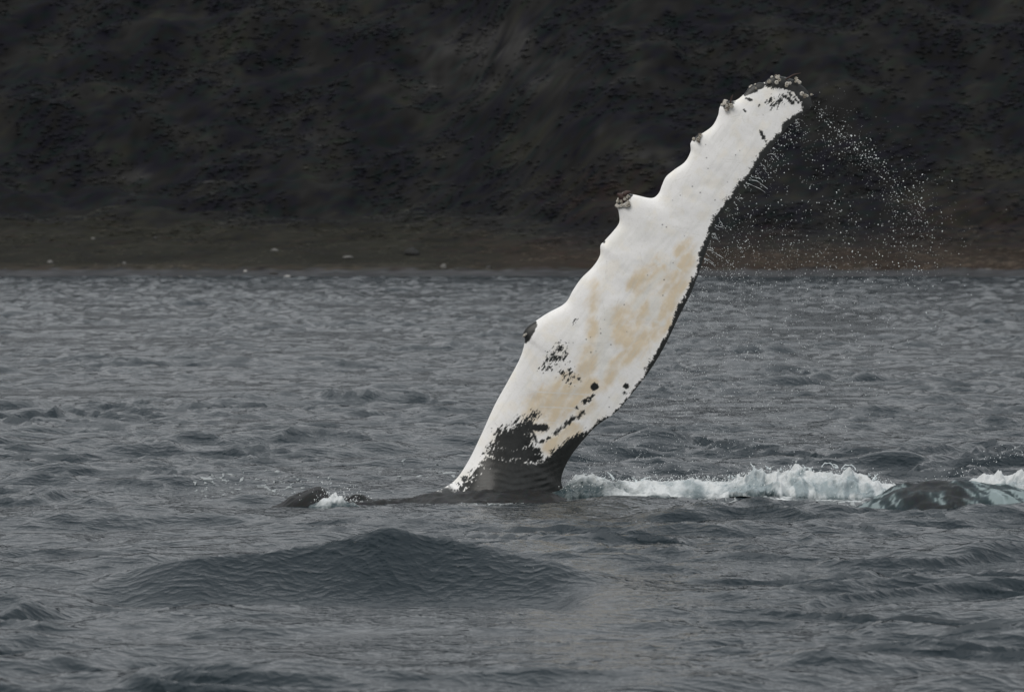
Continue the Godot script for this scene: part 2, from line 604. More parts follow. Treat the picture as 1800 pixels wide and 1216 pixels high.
func build_whale() -> void:
	var lead := axis_table(LEAD)
	var trail := axis_table(TRAIL)
	var s_end: float = minf(lead[lead.size() - 1][0], trail[trail.size() - 1][0])
	lead[lead.size() - 1][0] = s_end
	trail[trail.size() - 1][0] = s_end
	var s0 := -170.0
	var ns := 420
	var nq := 60
	var pic := paint_fin()
	var me := ArrayMesh.new()
	for side in [1.0, -1.0]:
		var v := PackedVector3Array()
		var uv := PackedVector2Array()
		v.resize(ns * nq)
		uv.resize(ns * nq)
		for j in ns:
			var f := float(j) / (ns - 1)
			var s := lerpf(s0, s_end, 1.0 - pow(1.0 - f, 1.25))
			var tl := curve(lead, s)
			var tt := curve(trail, s)
			if j == ns - 1:
				tl = tt
			var chord := absf(tl - tt)
			var foot := smoothstep(110.0, -50.0, s)
			var fat := 0.135 + 0.1 * smoothstep(170.0, 60.0, s) + 0.45 * foot * foot
			for i in nq:
				var q := 0.5 - 0.5 * cos(PI * i / (nq - 1))
				var p := AX * s + NV * lerpf(tl, tt, q)
				var th := lerpf(fin_half(q), 0.52 * pow(sin(PI * clampf(q, 0.0, 1.0)), 0.7), foot) * fat * chord
				# skin folds round the shoulder
				if side > 0.0 and s < 170.0:
					var y: float = p.y - 0.0012 * pow(p.x + 10.0, 2.0)
					var fold := exp(-pow((y - 18.0) / 24.0, 2.0)) * smoothstep(-70.0, -10.0, p.x) * smoothstep(108.0, 70.0, p.x)
					th += 1.35 * fold * sin(y * 0.55 + 2.2 * sin(p.x * 0.045) + 0.9 * sin(p.x * 0.11)) * (0.5 + lump.get_noise_2d(p.x * 0.02, p.y * 0.04) * 1.5)
				th += side * lump.get_noise_2d(p.x * 0.008, p.y * 0.008) * 1.6 * sin(PI * q)
				# small ripple of the edge itself
				v[j * nq + i] = BASE + Vector3(p.x / U, p.y / U, side * th / U + fin_bow(s))
				uv[j * nq + i] = Vector2((p.x + 120.0) / 680.0, 1.0 - (p.y + 40.0) / 800.0)
		if side < 0.0:
			# the other face runs the other way round
			for j in ns:
				for i in nq / 2:
					var a := j * nq + i
					var b := j * nq + nq - 1 - i
					var tv := v[a]
					v[a] = v[b]
					v[b] = tv
		# grid_mesh wants x across and z towards the viewer: rows run down the fin
		var w := PackedVector3Array()
		var u2 := PackedVector2Array()
		w.resize(v.size())
		u2.resize(v.size())
		for j in ns:
			for i in nq:
				w[j * nq + i] = v[(ns - 1 - j) * nq + i]
				u2[j * nq + i] = uv[(ns - 1 - j) * nq + i]
		var part := grid_mesh(nq, ns, w, PackedColorArray(), PackedByteArray(), u2)
		me.add_surface_from_arrays(Mesh.PRIMITIVE_TRIANGLES, part.surface_get_arrays(0))
	# the rolled body, mostly under water: stations of x, middle z, half width, top, depth
	var st := [[-2.9, 1.1, 0.25, -0.4, 0.25], [-2.3, 1.12, 0.45, -0.14, 0.4], [-2.05, 1.15, 0.5, -0.06, 0.4], [-1.9, 1.15, 0.5, 0.0, 0.4], [-1.76, 1.15, 0.45, 0.08, 0.38], [-1.66, 1.12, 0.45, 0.13, 0.38], [-1.58, 1.1, 0.45, 0.135, 0.4], [-1.52, 1.1, 0.5, 0.05, 0.45], [-1.45, 1.08, 0.55, 0.01, 0.5], [-1.3, 1.02, 0.7, 0.05, 0.6], [-1.1, 0.95, 0.8, 0.02, 0.7], [-0.9, 0.82, 1.0, 0.005, 0.9], [-0.7, 0.66, 1.1, 0.03, 0.9], [-0.5, 0.6, 1.2, 0.05, 0.9], [-0.3, 0.56, 1.2, 0.055, 0.9], [-0.05, 0.55, 1.2, 0.055, 0.9], [0.2, 0.55, 1.2, 0.05, 0.9], [0.36, 0.57, 1.2, 0.03, 0.9], [0.5, 0.62, 1.1, -0.04, 0.8], [0.85, 0.75, 1.1, -0.14, 0.9], [1.6, 1.1, 1.4, -0.3, 1.2], [2.35, 1.6, 1.2, -0.25, 1.0], [2.68, 1.9, 0.95, -0.04, 0.8], [2.95, 2.0, 0.9, 0.1, 0.7], [3.15, 2.05, 0.9, 0.2, 0.7], [3.45, 2.1, 0.9, 0.235, 0.7], [3.8, 2.1, 0.9, 0.21, 0.7], [4.25, 2.15, 0.9, 0.15, 0.7], [4.8, 2.2, 0.9, 0.08, 0.7], [5.6, 2.3, 0.7, -0.15, 0.7], [6.6, 2.3, 0.3, -0.6, 0.4]]
	var cols: Array = []
	for k in 5:
		var tab: Array = []
		for e in st:
			tab.append([e[0], e[k]])
		cols.append(tab)
	var bx := 600
	var br := 180
	var bv := PackedVector3Array()
	var bc := PackedColorArray()
	bv.resize(bx * br)
	bc.resize(bx * br)
	for j in br:
		var ang := PI * 0.5 + TAU * j / (br - 1)
		for i in bx:
			var x := lerpf(-2.9, 6.6, float(i) / (bx - 1))
			var dep := curve(cols[4], x)
			var y := curve(cols[3], x) - dep + dep * sin(ang)
			var z := curve(cols[1], x) - curve(cols[2], x) * cos(ang)
			y += 0.03 * lump.get_noise_2d(x * 1.1, z * 1.1) + 0.03 * froth.get_noise_2d(x * 0.7, z * 0.9)
			y += 0.035 * lump.get_noise_2d(x * 2.6, z * 2.2) * smoothstep(-0.6, -0.9, x) * smoothstep(-1.5, -1.35, x)
			# soft skin folds wrapped round the foot of the fin
			var ring := Vector2(x - 0.02, (z - 0.1) * 0.8).length()
			y += 0.007 * sin(ring * 62.0 + 2.0 * lump.get_noise_2d(x * 2.0, z * 2.0)) * smoothstep(0.85, 0.55, ring)
			bv[j * bx + i] = Vector3(x, y, z)
			# black skin; over the hump a film of green water and bubbles lies on it
			var c := Color(0.021, 0.022, 0.023) * (1.0 + 0.5 * froth.get_noise_2d(x * 0.6, z * 1.4))
			var film := smoothstep(2.5, 2.8, x)
			var n2 := froth.get_noise_2d(x * 0.16 + 7.0, y * 0.5 + z * 0.12)
			var fleck := froth.get_noise_2d(x * 1.0 + 3.0 + y * 0.8, y * 2.6 + z * 1.6)
			var vein := 1.0 - absf(lump.get_noise_2d(x * 1.5 + y * 2.0, y * 3.0 + z * 1.5 + 8.0)) * 14.0
			c = c.lerp(Color(0.023, 0.037, 0.043), film * clampf(0.75 + 1.5 * n2, 0.2, 1.0))
			c = c.lerp(Color(0.055, 0.08, 0.087), film * clampf(fleck * 2.2 + 0.1 + n2, 0.0, 0.6))
			c = c.lerp(Color(0.3, 0.37, 0.38), film * clampf((fleck + 0.6 * n2 - 0.2) * 5.0, 0.0, 0.6))
			c = c.lerp(Color(0.3, 0.37, 0.38), film * clampf(vein * 0.5 + fleck * 1.5, 0.0, 0.5) * smoothstep(3.3, 3.8, x))
			bc[j * bx + i] = c
	var body := grid_mesh(bx, br, bv, bc, PackedByteArray())
	me.add_surface_from_arrays(Mesh.PRIMITIVE_TRIANGLES, body.surface_get_arrays(0))
	var front := mat(Color.WHITE, 0.5, 0.4)
	front.albedo_texture = pic[0]
	front.roughness = 0.36
	front.clearcoat_enabled = true
	front.clearcoat = 0.14
	front.clearcoat_roughness = 0.22
	front.heightmap_enabled = true
	front.heightmap_texture = pic[1]
	front.heightmap_scale = 0.22
	front.texture_repeat = false
	var back := mat(Color(0.02, 0.022, 0.024), 0.35, 0.45)
	var skin := mat(Color.WHITE, 0.5, 0.2)
	skin.vertex_color_use_as_albedo = true
	me.surface_set_material(0, front)
	me.surface_set_material(1, back)
	me.surface_set_material(2, skin)
	var whale := put("humpback_whale", me, null)
	tag(whale, "humpback whale on its side raising one long white fin with a knobbly edge", "whale")
	barnacles(whale, lead)


func paint_fin() -> Array:
	# colour and relief of the fin's pale face, 680 by 800 drawing units; built from its own stains, scars and patches
	var w := 680
	var h := 800
	var dark := PackedFloat32Array()
	var tan := PackedFloat32Array()
	var pale := PackedFloat32Array()
	dark.resize(w * h)
	tan.resize(w * h)
	pale.resize(w * h)
	var rag := FastNoiseLite.new()
	rag.seed = 3
	rag.frequency = 0.09
	rag.fractal_octaves = 4
	rag.fractal_gain = 0.65
	var soft := FastNoiseLite.new()
	soft.seed = 8
	soft.frequency = 0.022
	soft.fractal_octaves = 3
	# x, y (up), x, y, radius, raggedness, edge
	var spots := [
		[-18, 75, 40, 70, 18, 26, 1.5], [0, 95, 22, 95, 24, 26, 1.5], [20, 108, 36, 119, 13, 14, 1.0], [34, 119, 68, 118, 6.5, 4, 0.8], [46, 113, 53, 94, 2.6, 2, 0.8], [30, 124, 52, 142, 5, 16, 1.0], [40, 76, 54, 77, 7, 7, 0.8], [44, 66, 57, 66, 6.5, 6, 0.8], [14, 128, 24, 136, 2, 9, 0.8],
		[85, 107, 105, 123, 2.6, 5, 1.0], [105, 124, 119, 135, 3.6, 5, 1.0], [125, 136, 135, 145, 3.0, 5, 1.0], [58, 92, 76, 100, 1.6, 6, 0.8], [138, 162, 146, 170, 3.4, 6, 0.8], [124, 153, 125, 153, 2.0, 4, 0.8], [150, 172, 154, 175, 1.0, 5, 0.8],
		[88, 70, 140, 102, 9, 14, 1.2], [104, 82, 128, 97, 10, 10, 1.2],
		[155, 190, 155.1, 190, 7.2, 2.5, 0.8], [211, 191, 211.1, 191, 5.2, 2, 0.8], [209, 178, 209.1, 178, 2.6, 4, 1.6],
		[70, 226, 95, 258, 3, 22, 1.8], [77, 236, 89, 244, 5, 20, 1.8], [101, 238, 105, 250, 1.6, 5, 0.8], [97, 214, 118, 206, 0.3, 17, 1.8], [128, 203, 128.1, 203, 2.5, 5, 0.8], [110, 200, 112, 222, 0.5, 14, 1.0],
		[33, 276, 45, 299, 9.5, 2, 0.8], [118, 300, 122, 309, 0.5, 6, 0.8],
		[468, 727, 486, 727, 12, 6, 0.8], [486, 727, 512, 720, 11.5, 5, 0.8], [512, 720, 530, 698, 11.5, 4, 0.8], [530, 698, 534, 682, 11, 6, 0.8], [424, 710, 448, 722, 8.5, 3, 0.8],
		[424, 697, 432, 694, 2.2, 2, 0.8], [465, 692, 470, 700, 2.2, 6, 0.8], [470, 686, 484, 694, 3.0, 15, 0.9], [457, 690, 460, 692, 1.4, 4, 0.8], [445, 683, 446, 685, 1.6, 2, 0.8], [490, 701, 506, 689, 3.0, 4, 0.9], [511, 695, 516, 690, 1.8, 3, 0.8], [500, 706, 508, 700, 1.8, 5, 0.9], [449, 637, 455, 626, 3.0, 3, 0.8], [456, 624, 460, 618, 1.6, 3, 0.8], [419, 676, 421, 674, 1.8, 2, 0.8], [172, 444, 172, 445, 2.2, 0.5, 0.6],
	]
	for c in [[205, 520, 9.0], [213, 526, 8.0], [335, 627, 5.0], [386, 686, 7.0], [396, 691, 6.0], [198, 508, 5.0]]:
		spots.append([c[0], c[1], c[0] + 1.0, c[1] + 2.0, c[2], 6.0, 1.0])
	for k in 40:
		var a := rng.randf_range(0.12, 0.95)
		var pt := AX * (100.0 + 760.0 * a) + NV * rng.randf_range(-60.0, 70.0)
		spots.append([pt.x, pt.y, pt.x + 0.1, pt.y, rng.randf_range(0.4, 1.0), 0.3, 0.9])
	for e in spots.slice(0, 13):
		e[6] = e[6] * 2.2
	for e in spots:
		stamp(dark, w, h, e, rag)
	var tans := [
		[152, 300, 158, 250, 9, 8, 9], [150, 250, 140, 225, 15, 10, 9], [204, 300, 214, 290, 28, 14, 12], [226, 285, 232, 270, 18, 12, 10], [227, 252, 191, 229, 10, 8, 8], [191, 229, 178, 200, 8, 6, 7],
		[60, 150, 100, 172, 26, 14, 10], [92, 170, 130, 175, 18, 14, 10], [140, 190, 165, 190, 10, 8, 8], [60, 140, 80, 150, 26, 14, 10], [110, 100, 118, 110, 14, 12, 8], [80, 85, 110, 100, 12, 8, 8], [110, 205, 150, 200, 10, 10, 8], [130, 145, 150, 160, 8, 8, 8],
		[239, 371, 262, 390, 20, 12, 10], [262, 390, 266, 395, 14, 8, 8], [300, 370, 318, 412, 12, 8, 8], [301, 376, 280, 340, 15, 10, 9], [224, 312, 240, 330, 14, 10, 10], [270, 330, 262, 310, 14, 12, 10], [304, 426, 322, 440, 8, 9, 8], [150, 330, 160, 370, 6, 8, 10], [285, 300, 260, 280, 8, 12, 10],
	]
	for e in tans:
		e[4] = e[4] * 1.25
		e[5] = e[5] * 0.8
		stamp(tan, w, h, e, soft)
	var lights := [[225, 330, 275, 390, 6, 4, 5], [262, 340, 262, 315, 9, 6, 6], [168, 232, 176, 320, 11, 8, 7], [168, 232, 165, 206, 4, 3, 4], [40, 182, 146, 176, 0.9, 0.6, 1.2], [60, 155, 125, 152, 0.7, 0.5, 1.2], [40, 128, 100, 127, 0.7, 0.5, 1.2], [274, 411, 298, 396, 2.0, 1.2, 2.0], [288, 408, 306, 394, 1.6, 1.2, 2.0], [188, 440, 206, 470, 6, 8, 8], [250, 310, 276, 300, 4, 4, 5], [270, 404, 262, 410, 3, 2, 3]]
	for e in lights:
		stamp(pale, w, h, e, soft)
	# fine scars and rake marks
	var scar := PackedFloat32Array()
	scar.resize(w * h)
	for k in 46:
		var c0 := AX * rng.randf_range(130.0, 820.0) + NV * rng.randf_range(-75.0, 80.0)
		var turn := rng.randf_range(-0.5, 1.9)
		for m in rng.randi_range(1, 3):
			var a0 := c0 + Vector2(rng.randfn() * 3.0, rng.randfn() * 3.0)
			var b0 := a0 + Vector2(cos(turn), sin(turn)) * rng.randf_range(6.0, 34.0)
			stamp(scar, w, h, [a0.x, a0.y, b0.x, b0.y, 0.25, 0.8, 0.9], rag)
	# the edge of the black shoulder
	var hem := [[-120, 6], [-92, 20], [-60, 44], [-32, 65], [10, 60], [45, 55], [72, 64], [95, 76], [110, 82], [140, 100], [170, 105]]
	var trail := axis_table(TRAIL)
	var data := PackedByteArray()
	var bump := PackedByteArray()
	data.resize(w * h * 3)
	bump.resize(w * h)
	var fine := FastNoiseLite.new()
	fine.seed = 17
	fine.frequency = 0.3
	fine.fractal_octaves = 2
	for j in h:
		var y := 760.0 - j - 0.5
		for i in w:
			var x := i + 0.5 - 120.0
			var at := j * w + i
			var s := x * 0.578 + y * 0.816
			var t := -0.816 * x + 0.578 * y
			if t > 175.0 or t < -190.0:
				continue
			var n := rag.get_noise_2d(x, y)
			var ns := soft.get_noise_2d(x, y)
			var nf := fine.get_noise_2d(x, y)
			var dk := dark[at]
			if y < 115.0:
				dk = maxf(dk, smoothstep(-2.6, 2.2, curve(hem, x) - y + n * 8.0 + nf * 2.0))
				# torn white streaks along the low leading edge
				if x < -20.0:
					dk *= 1.0 - 0.95 * smoothstep(-0.02, 0.12, rag.get_noise_2d(s * 0.8, t * 1.3) * 1.2 - 0.3 + (t - 62.0) * 0.024) * smoothstep(-52.0, -40.0, s)
			var off := t - curve(trail, s)
			if off < 46.0:
				var band := 0.0
				if s > 540.0:
					band = 9.0
				elif s > 330.0:
					band = 7.5
				else:
					band = lerpf(2.5, 7.5, smoothstep(245.0, 340.0, s))
				dk = maxf(dk, smoothstep(-1.4, 1.4, band - off + ns * 6.0 + n * 5.5 + nf * 3.0))
			var streak := soft.get_noise_2d(s * 0.5 + 300.0, t * 3.0)
			var c := Color(0.85, 0.85, 0.845).lerp(Color(0.82, 0.785, 0.70), clampf(1.1 * ns, 0.0, 0.5))
			c = c.lerp(Color(0.69, 0.57, 0.39), clampf(tan[at] * (0.85 + 0.35 * n + 0.75 * soft.get_noise_2d(s * 0.6 + 90.0, t * 1.7)), 0.0, 1.0) * 0.85)
			c = c.lerp(Color(0.76, 0.76, 0.73), clampf(pale[at], 0.0, 1.0) * 0.85)
			c = c.lerp(Color(0.6, 0.6, 0.57), clampf(0.5 * (nf + n) - 0.1, 0.0, 0.25))
			c = c.lerp(Color(0.64, 0.65, 0.64), clampf(streak * 0.9 - 0.08, 0.0, 0.25))
			c = c.lerp(Color(0.52, 0.51, 0.48), scar[at] * 0.42)
			var b := Color(0.017, 0.019, 0.019) * (1.0 + 0.5 * n)
			c = c.lerp(b, dk).linear_to_srgb()
			data[at * 3] = clampi(int(c.r * 255.0 + 0.5), 0, 255)
			data[at * 3 + 1] = clampi(int(c.g * 255.0 + 0.5), 0, 255)
			data[at * 3 + 2] = clampi(int(c.b * 255.0 + 0.5), 0, 255)
			bump[at] = clampi(int(128.0 + 60.0 * n + 40.0 * nf * (0.3 + dk) + 60.0 * dk * (off < 46.0 as int)), 0, 255)
	return [ImageTexture.create_from_image(Image.create_from_data(w, h, false, Image.FORMAT_RGB8, data)), ImageTexture.create_from_image(Image.create_from_data(w, h, false, Image.FORMAT_L8, bump))]


func stamp(into: PackedFloat32Array, w: int, h: int, e: Array, noise: FastNoiseLite) -> void:
	var a := Vector2(e[0], e[1])
	var b := Vector2(e[2], e[3])
	var r: float = e[4]
	var rough: float = e[5]
	var soft: float = e[6]
	var reach := r + rough + soft
	var ab := b - a
	var l2 := maxf(ab.length_squared(), 1e-4)
	for j in range(maxi(int(760.0 - maxf(a.y, b.y) - reach), 0), mini(int(760.0 - minf(a.y, b.y) + reach) + 1, h)):
		for i in range(maxi(int(minf(a.x, b.x) - reach + 120.0), 0), mini(int(maxf(a.x, b.x) + reach + 120.0) + 1, w)):
			var p := Vector2(i + 0.5 - 120.0, 760.0 - j - 0.5)
			var t := clampf((p - a).dot(ab) / l2, 0.0, 1.0)
			var d := (p - a - ab * t).length() - r
			if d < rough + soft:
				d += (noise.get_noise_2d(p.dot(AX) * 0.75 + 40.0, p.dot(NV) * 2.2) + 0.35 * noise.get_noise_2d(p.dot(AX) * 2.2, p.dot(NV) * 4.5)) * rough * (0.72 + minf(2.0 / (r + 1.0), 0.5))
				var k := smoothstep(soft, -soft, d)
				if k > into[j * w + i]:
					into[j * w + i] = k


func barnacle_mesh() -> ArrayMesh:
	# a ribbed cone with a hollow top
	var prof := [Vector2(1.0, -0.25), Vector2(1.02, 0.1), Vector2(0.86, 0.5), Vector2(0.6, 0.74), Vector2(0.48, 0.72), Vector2(0.36, 0.4), Vector2(0.01, 0.3)]
	var st := SurfaceTool.new()
	st.begin(Mesh.PRIMITIVE_TRIANGLES)
	var n := 14
	for i in n:
		for k in prof.size() - 1:
			var q: Array = []
			for e in [[i, k], [i + 1, k], [i, k + 1], [i + 1, k + 1]]:
				var an: float = TAU * e[0] / n
				var p: Vector2 = prof[e[1]]
				var r: float = p.x * (1.0 + (0.09 if (e[0] % 2) == 0 else -0.06) * (1.0 if e[1] < 4 else 0.3))
				q.append(Vector3(cos(an) * r, p.y, sin(an) * r))
			for t in [0, 2, 1, 1, 2, 3]:
				st.add_vertex(q[t])
	st.generate_normals()
	return st.commit()


func barnacles(whale: Node, lead: Array) -> void:
	var shell := barnacle_mesh()
	var mats := [mat(Color(0.46, 0.44, 0.40), 0.7, 0.3), mat(Color(0.3, 0.28, 0.24), 0.75, 0.3), mat(Color(0.15, 0.135, 0.115), 0.8, 0.3)]
	# clusters on the knobs: middle x, y, spread along the edge, count, size
	var clusters := [[204, 517, 15.0, 36, 3.3], [336, 627, 9.0, 10, 3.2], [389, 685, 12.0, 17, 3.1], [472, 731, 12.0, 9, 3.4], [505, 724, 14.0, 8, 3.2], [529, 703, 9.0, 6, 3.6], [438, 717, 8.0, 4, 2.6], [33, 283, 6.0, 3, 2.2]]
	for c in clusters:
		for k in c[3]:
			var a := rng.randf() * TAU
			var rr := sqrt(rng.randf()) * float(c[2])
			var p := Vector2(c[0] + cos(a) * rr, c[1] + sin(a) * rr * 0.85)
			var s := p.dot(AX)
			var t := p.dot(NV)
			var tl := curve(lead, s)
			var inside := tl - t
			var face := clampf(inside / 9.0, 0.0, 1.0)
			if inside < 0.0:
				t = tl
				p = AX * s + NV * t
			var out := (Vector3(NV.x, NV.y, 0) * (1.0 - face) + Vector3(0, 0, 0.25 + face)).normalized()
			out = (out + Vector3(rng.randfn(), rng.randfn(), rng.randfn()) * 0.12).normalized()
			var size: float = c[4] * rng.randf_range(0.55, 1.25) / U
			var z := 5.5 * sqrt(maxf(inside, 0.0)) * 0.62
			var o := put("barnacle", shell, mats[0 if rng.randf() < 0.55 else (1 if rng.randf() < 0.6 else 2)], whale)
			var side := out.cross(Vector3(0.3, 0.2, 0.9)).normalized()
			o.transform = Transform3D(Basis(side, out, side.cross(out)).scaled_local(Vector3(size, size * rng.randf_range(0.8, 1.4), size)), BASE + Vector3(p.x / U, p.y / U, fin_bow(s) + z / U))
	# dark crust and a few soft stalks on the middle knob and the tip
	var crust := mat(Color(0.05, 0.03, 0.026), 0.6, 0.4)
	for e in [[202, 523, -4, 5, 5.5], [210, 528, 5, 4, 5.0], [206, 517, 3, 5, 5.0], [498, 733, 12, 7, 1.4], [395, 693, 2, 9, 1.4]]:
		var st := SurfaceTool.new()
		st.begin(Mesh.PRIMITIVE_TRIANGLES)
		var p0 := BASE + Vector3(e[0] / U, e[1] / U, 0.03 + fin_bow(560))
		tube(st, [p0 - Vector3(e[2], e[3], 0) * 0.6 / U, p0, p0 + Vector3(e[2], e[3], 2) * 0.6 / U, p0 + Vector3(e[2] * 1.6, e[3], 3) / U], [e[4] / U, e[4] * 1.1 / U, e[4] * 0.9 / U, e[4] * 0.3 / U])
		st.generate_normals()
		put("soft_barnacle", st.commit(), crust, whale)


func tube(st: SurfaceTool, pts: Array, rad: Array, n := 6) -> void:
	var rings: Array = []
	for i in pts.size():
		var dir: Vector3 = (pts[mini(i + 1, pts.size() - 1)] - pts[maxi(i - 1, 0)]).normalized()
		var side := dir.cross(Vector3(0.31, 0.17, 0.93)).normalized()
		var up := side.cross(dir)
		var ring: Array = []
		for k in n:
			var a := TAU * k / n
			ring.append(pts[i] + (side * cos(a) + up * sin(a)) * rad[i])
		rings.append(ring)
	for i in pts.size() - 1:
		for k in n:
			var l := (k + 1) % n
			for p in [rings[i][k], rings[i][l], rings[i + 1][k], rings[i][l], rings[i + 1][l], rings[i + 1][k]]:
				st.add_vertex(p)
	for k in n:
		st.add_vertex(pts[0] - (pts[1] - pts[0]).normalized() * rad[0] * 0.6)
		st.add_vertex(rings[0][(k + 1) % n])
		st.add_vertex(rings[0][k])
		var z := pts.size() - 1
		st.add_vertex(pts[z] + (pts[z] - pts[z - 1]).normalized() * rad[z] * 0.6)
		st.add_vertex(rings[z][k])
		st.add_vertex(rings[z][(k + 1) % n])


# ------------------------------------------------------------------ white water
const WALL := [[0.3, 0.0], [0.45, 0.11], [0.6, 0.165], [0.75, 0.15], [1.0, 0.11], [1.2, 0.10], [1.5, 0.10], [1.8, 0.125], [1.95, 0.18], [2.1, 0.245], [2.35, 0.22], [2.6, 0.22], [2.85, 0.21], [3.05, 0.15], [3.25, 0.09], [3.5, 0.0]]
const SHEET := [[3.4, 0.0], [3.7, 0.12], [3.95, 0.22], [4.2, 0.27], [4.6, 0.22], [5.1, 0.1], [5.6, 0.0]]


func mound(x: float, z: float) -> Vector2:
	# height above the water and share of foam of the splash right of the fin
	var crest := -0.12 + 0.12 * lump.get_noise_2d(x * 0.8, 4.0)
	var front := 0.58 + 0.34 * exp(-pow((x - 1.15) / 0.2, 2.0)) + 0.3 * lump.get_noise_2d(x * 1.2, 9.0) + 0.22 * froth.get_noise_2d(x * 1.2, 2.0)
	var dz := z - crest
	var sh := 0.0
	if dz >= 0.0:
		sh = pow(maxf(1.0 - dz / front, 0.0), 0.8)
	else:
		sh = pow(maxf(1.0 + dz / 0.45, 0.0), 1.5)
	var h := curve(WALL, x) * sh * 0.86 * (1.0 + 0.38 * lump.get_noise_2d(x * 2.0, z * 1.2 + 3.0))
	var n := froth.get_noise_2d(x * 0.55, z * 0.55 + h * 2.0)
	var f := 0.08 + 0.85 * smoothstep(0.5, 0.85, sh) + 1.9 * n - 0.1 + 0.35 * smoothstep(0.2, 0.05, absf(sh - 0.3 - 0.2 * lump.get_noise_2d(x * 1.5, 2.0)))
	f *= smoothstep(0.75, 2.0, x) * 0.75 + 0.2 + 0.25 * exp(-pow((x - 1.15) / 0.25, 2.0))
	f += 0.9 * exp(-pow((x - 1.12) / 0.24, 2.0) - pow((z - 0.3) / 0.4, 2.0))
	f += 0.6 * smoothstep(0.8, 1.0, sh) * smoothstep(0.3, 0.6, x)
	return Vector2(h, clampf(f, 0.0, 1.0))


func sheet(x: float, z: float) -> Vector2:
	# the water that pours over the hump at the right
	var dz := z - 1.35
	var sh := 0.0
	if dz >= 0.0:
		sh = pow(maxf(1.0 - dz / 0.8, 0.0), 0.9)
	else:
		sh = pow(maxf(1.0 + dz / 0.6, 0.0), 1.3)
	var h := curve(SHEET, x) * sh
	var n := froth.get_noise_2d(x * 0.5 + 3.0, z * 0.5)
	var f := 0.1 + 0.7 * n + 0.9 * smoothstep(0.82, 0.97, sh) + 0.7 * exp(-pow((sh - 0.35 - 0.1 * sin(x * 3.0)) / 0.08, 2.0)) + 0.5 * smoothstep(3.9, 4.4, x)
	return Vector2(h, clampf(f, 0.0, 1.0))


func white_patch(called: String, label: String, category: String, x0: float, x1: float, z0: float, z1: float, step: float, shape: Callable, m: Material) -> void:
	var nx := int((x1 - x0) / step)
	var nz := int((z1 - z0) / step)
	var v := PackedVector3Array()
	var col := PackedColorArray()
	var keep := PackedByteArray()
	v.resize(nx * nz)
	col.resize(nx * nz)
	keep.resize(nx * nz)
	for j in nz:
		for i in nx:
			var x := x0 + i * step
			var z := z0 + j * step
			var e: Vector2 = shape.call(x, z)
			var at := j * nx + i
			var b := water(x, z, 0.06)
			var rough := froth.get_noise_2d(x * 1.6, z * 1.6)
			var fine := froth.get_noise_2d(x * 5.0 + 30.0, z * 5.0)
			var lumps := lump.get_noise_2d(x * 4.5 + 11.0, z * 4.5)
			var up := e.x * (1.0 + 0.3 * lumps + 0.12 * rough) + e.y * (0.004 + 0.012 * rough + 0.006 * fine)
			up -= 0.04 * (1.0 - smoothstep(0.0, 0.02, e.x)) * (1.0 - smoothstep(0.1, 0.3, e.y))
			v[at] = Vector3(b.x + 0.02 * rough * minf(e.x * 8.0, 1.0), b.y + up, b.z + (0.03 * lumps + 0.012 * fine) * minf(e.x * 8.0, 1.0))
			keep[at] = 1 if e.x > 0.004 or e.y > 0.12 else 0
			col[at] = Color(0.03, 0.05, 0.056).lerp(Color(0.25, 0.30, 0.32), smoothstep(0.9, 1.4, x) * smoothstep(0.02, 0.08, e.x)).lerp(Color(0.565, 0.595, 0.605), clampf(e.y * 1.15 + 0.25 * fine, 0.0, 1.0))
	var o := put(called, grid_mesh(nx, nz, v, col, keep), m)
	tag(o, label, category, "", "stuff")


func lace(seed_x: float, x: float, z: float, cx: float, cz: float, rx: float, rz: float, most: float) -> Vector2:
	# thin foam lines lying on the water: ridges of a noise, thinning out from the middle
	var a := (x - cx) / rx
	var b := (z - cz) / rz
	var k := 1.0 - a * a - b * b
	if k <= 0.0:
		return Vector2.ZERO
	var line := 1.0 - absf(lump.get_noise_2d(x * 3.4 + seed_x, z * 1.1)) * 8.0
	var big := lump.get_noise_2d(x * 0.5 + seed_x, z * 0.25 + 5.0)
	var grain := froth.get_noise_2d(x * 3.2, z * 1.4)
	return Vector2(0.0, clampf((line * 0.6 + 1.6 * grain + 0.9 * big - 0.2) * most * minf(k * 2.5, 1.0), 0.0, 0.42))


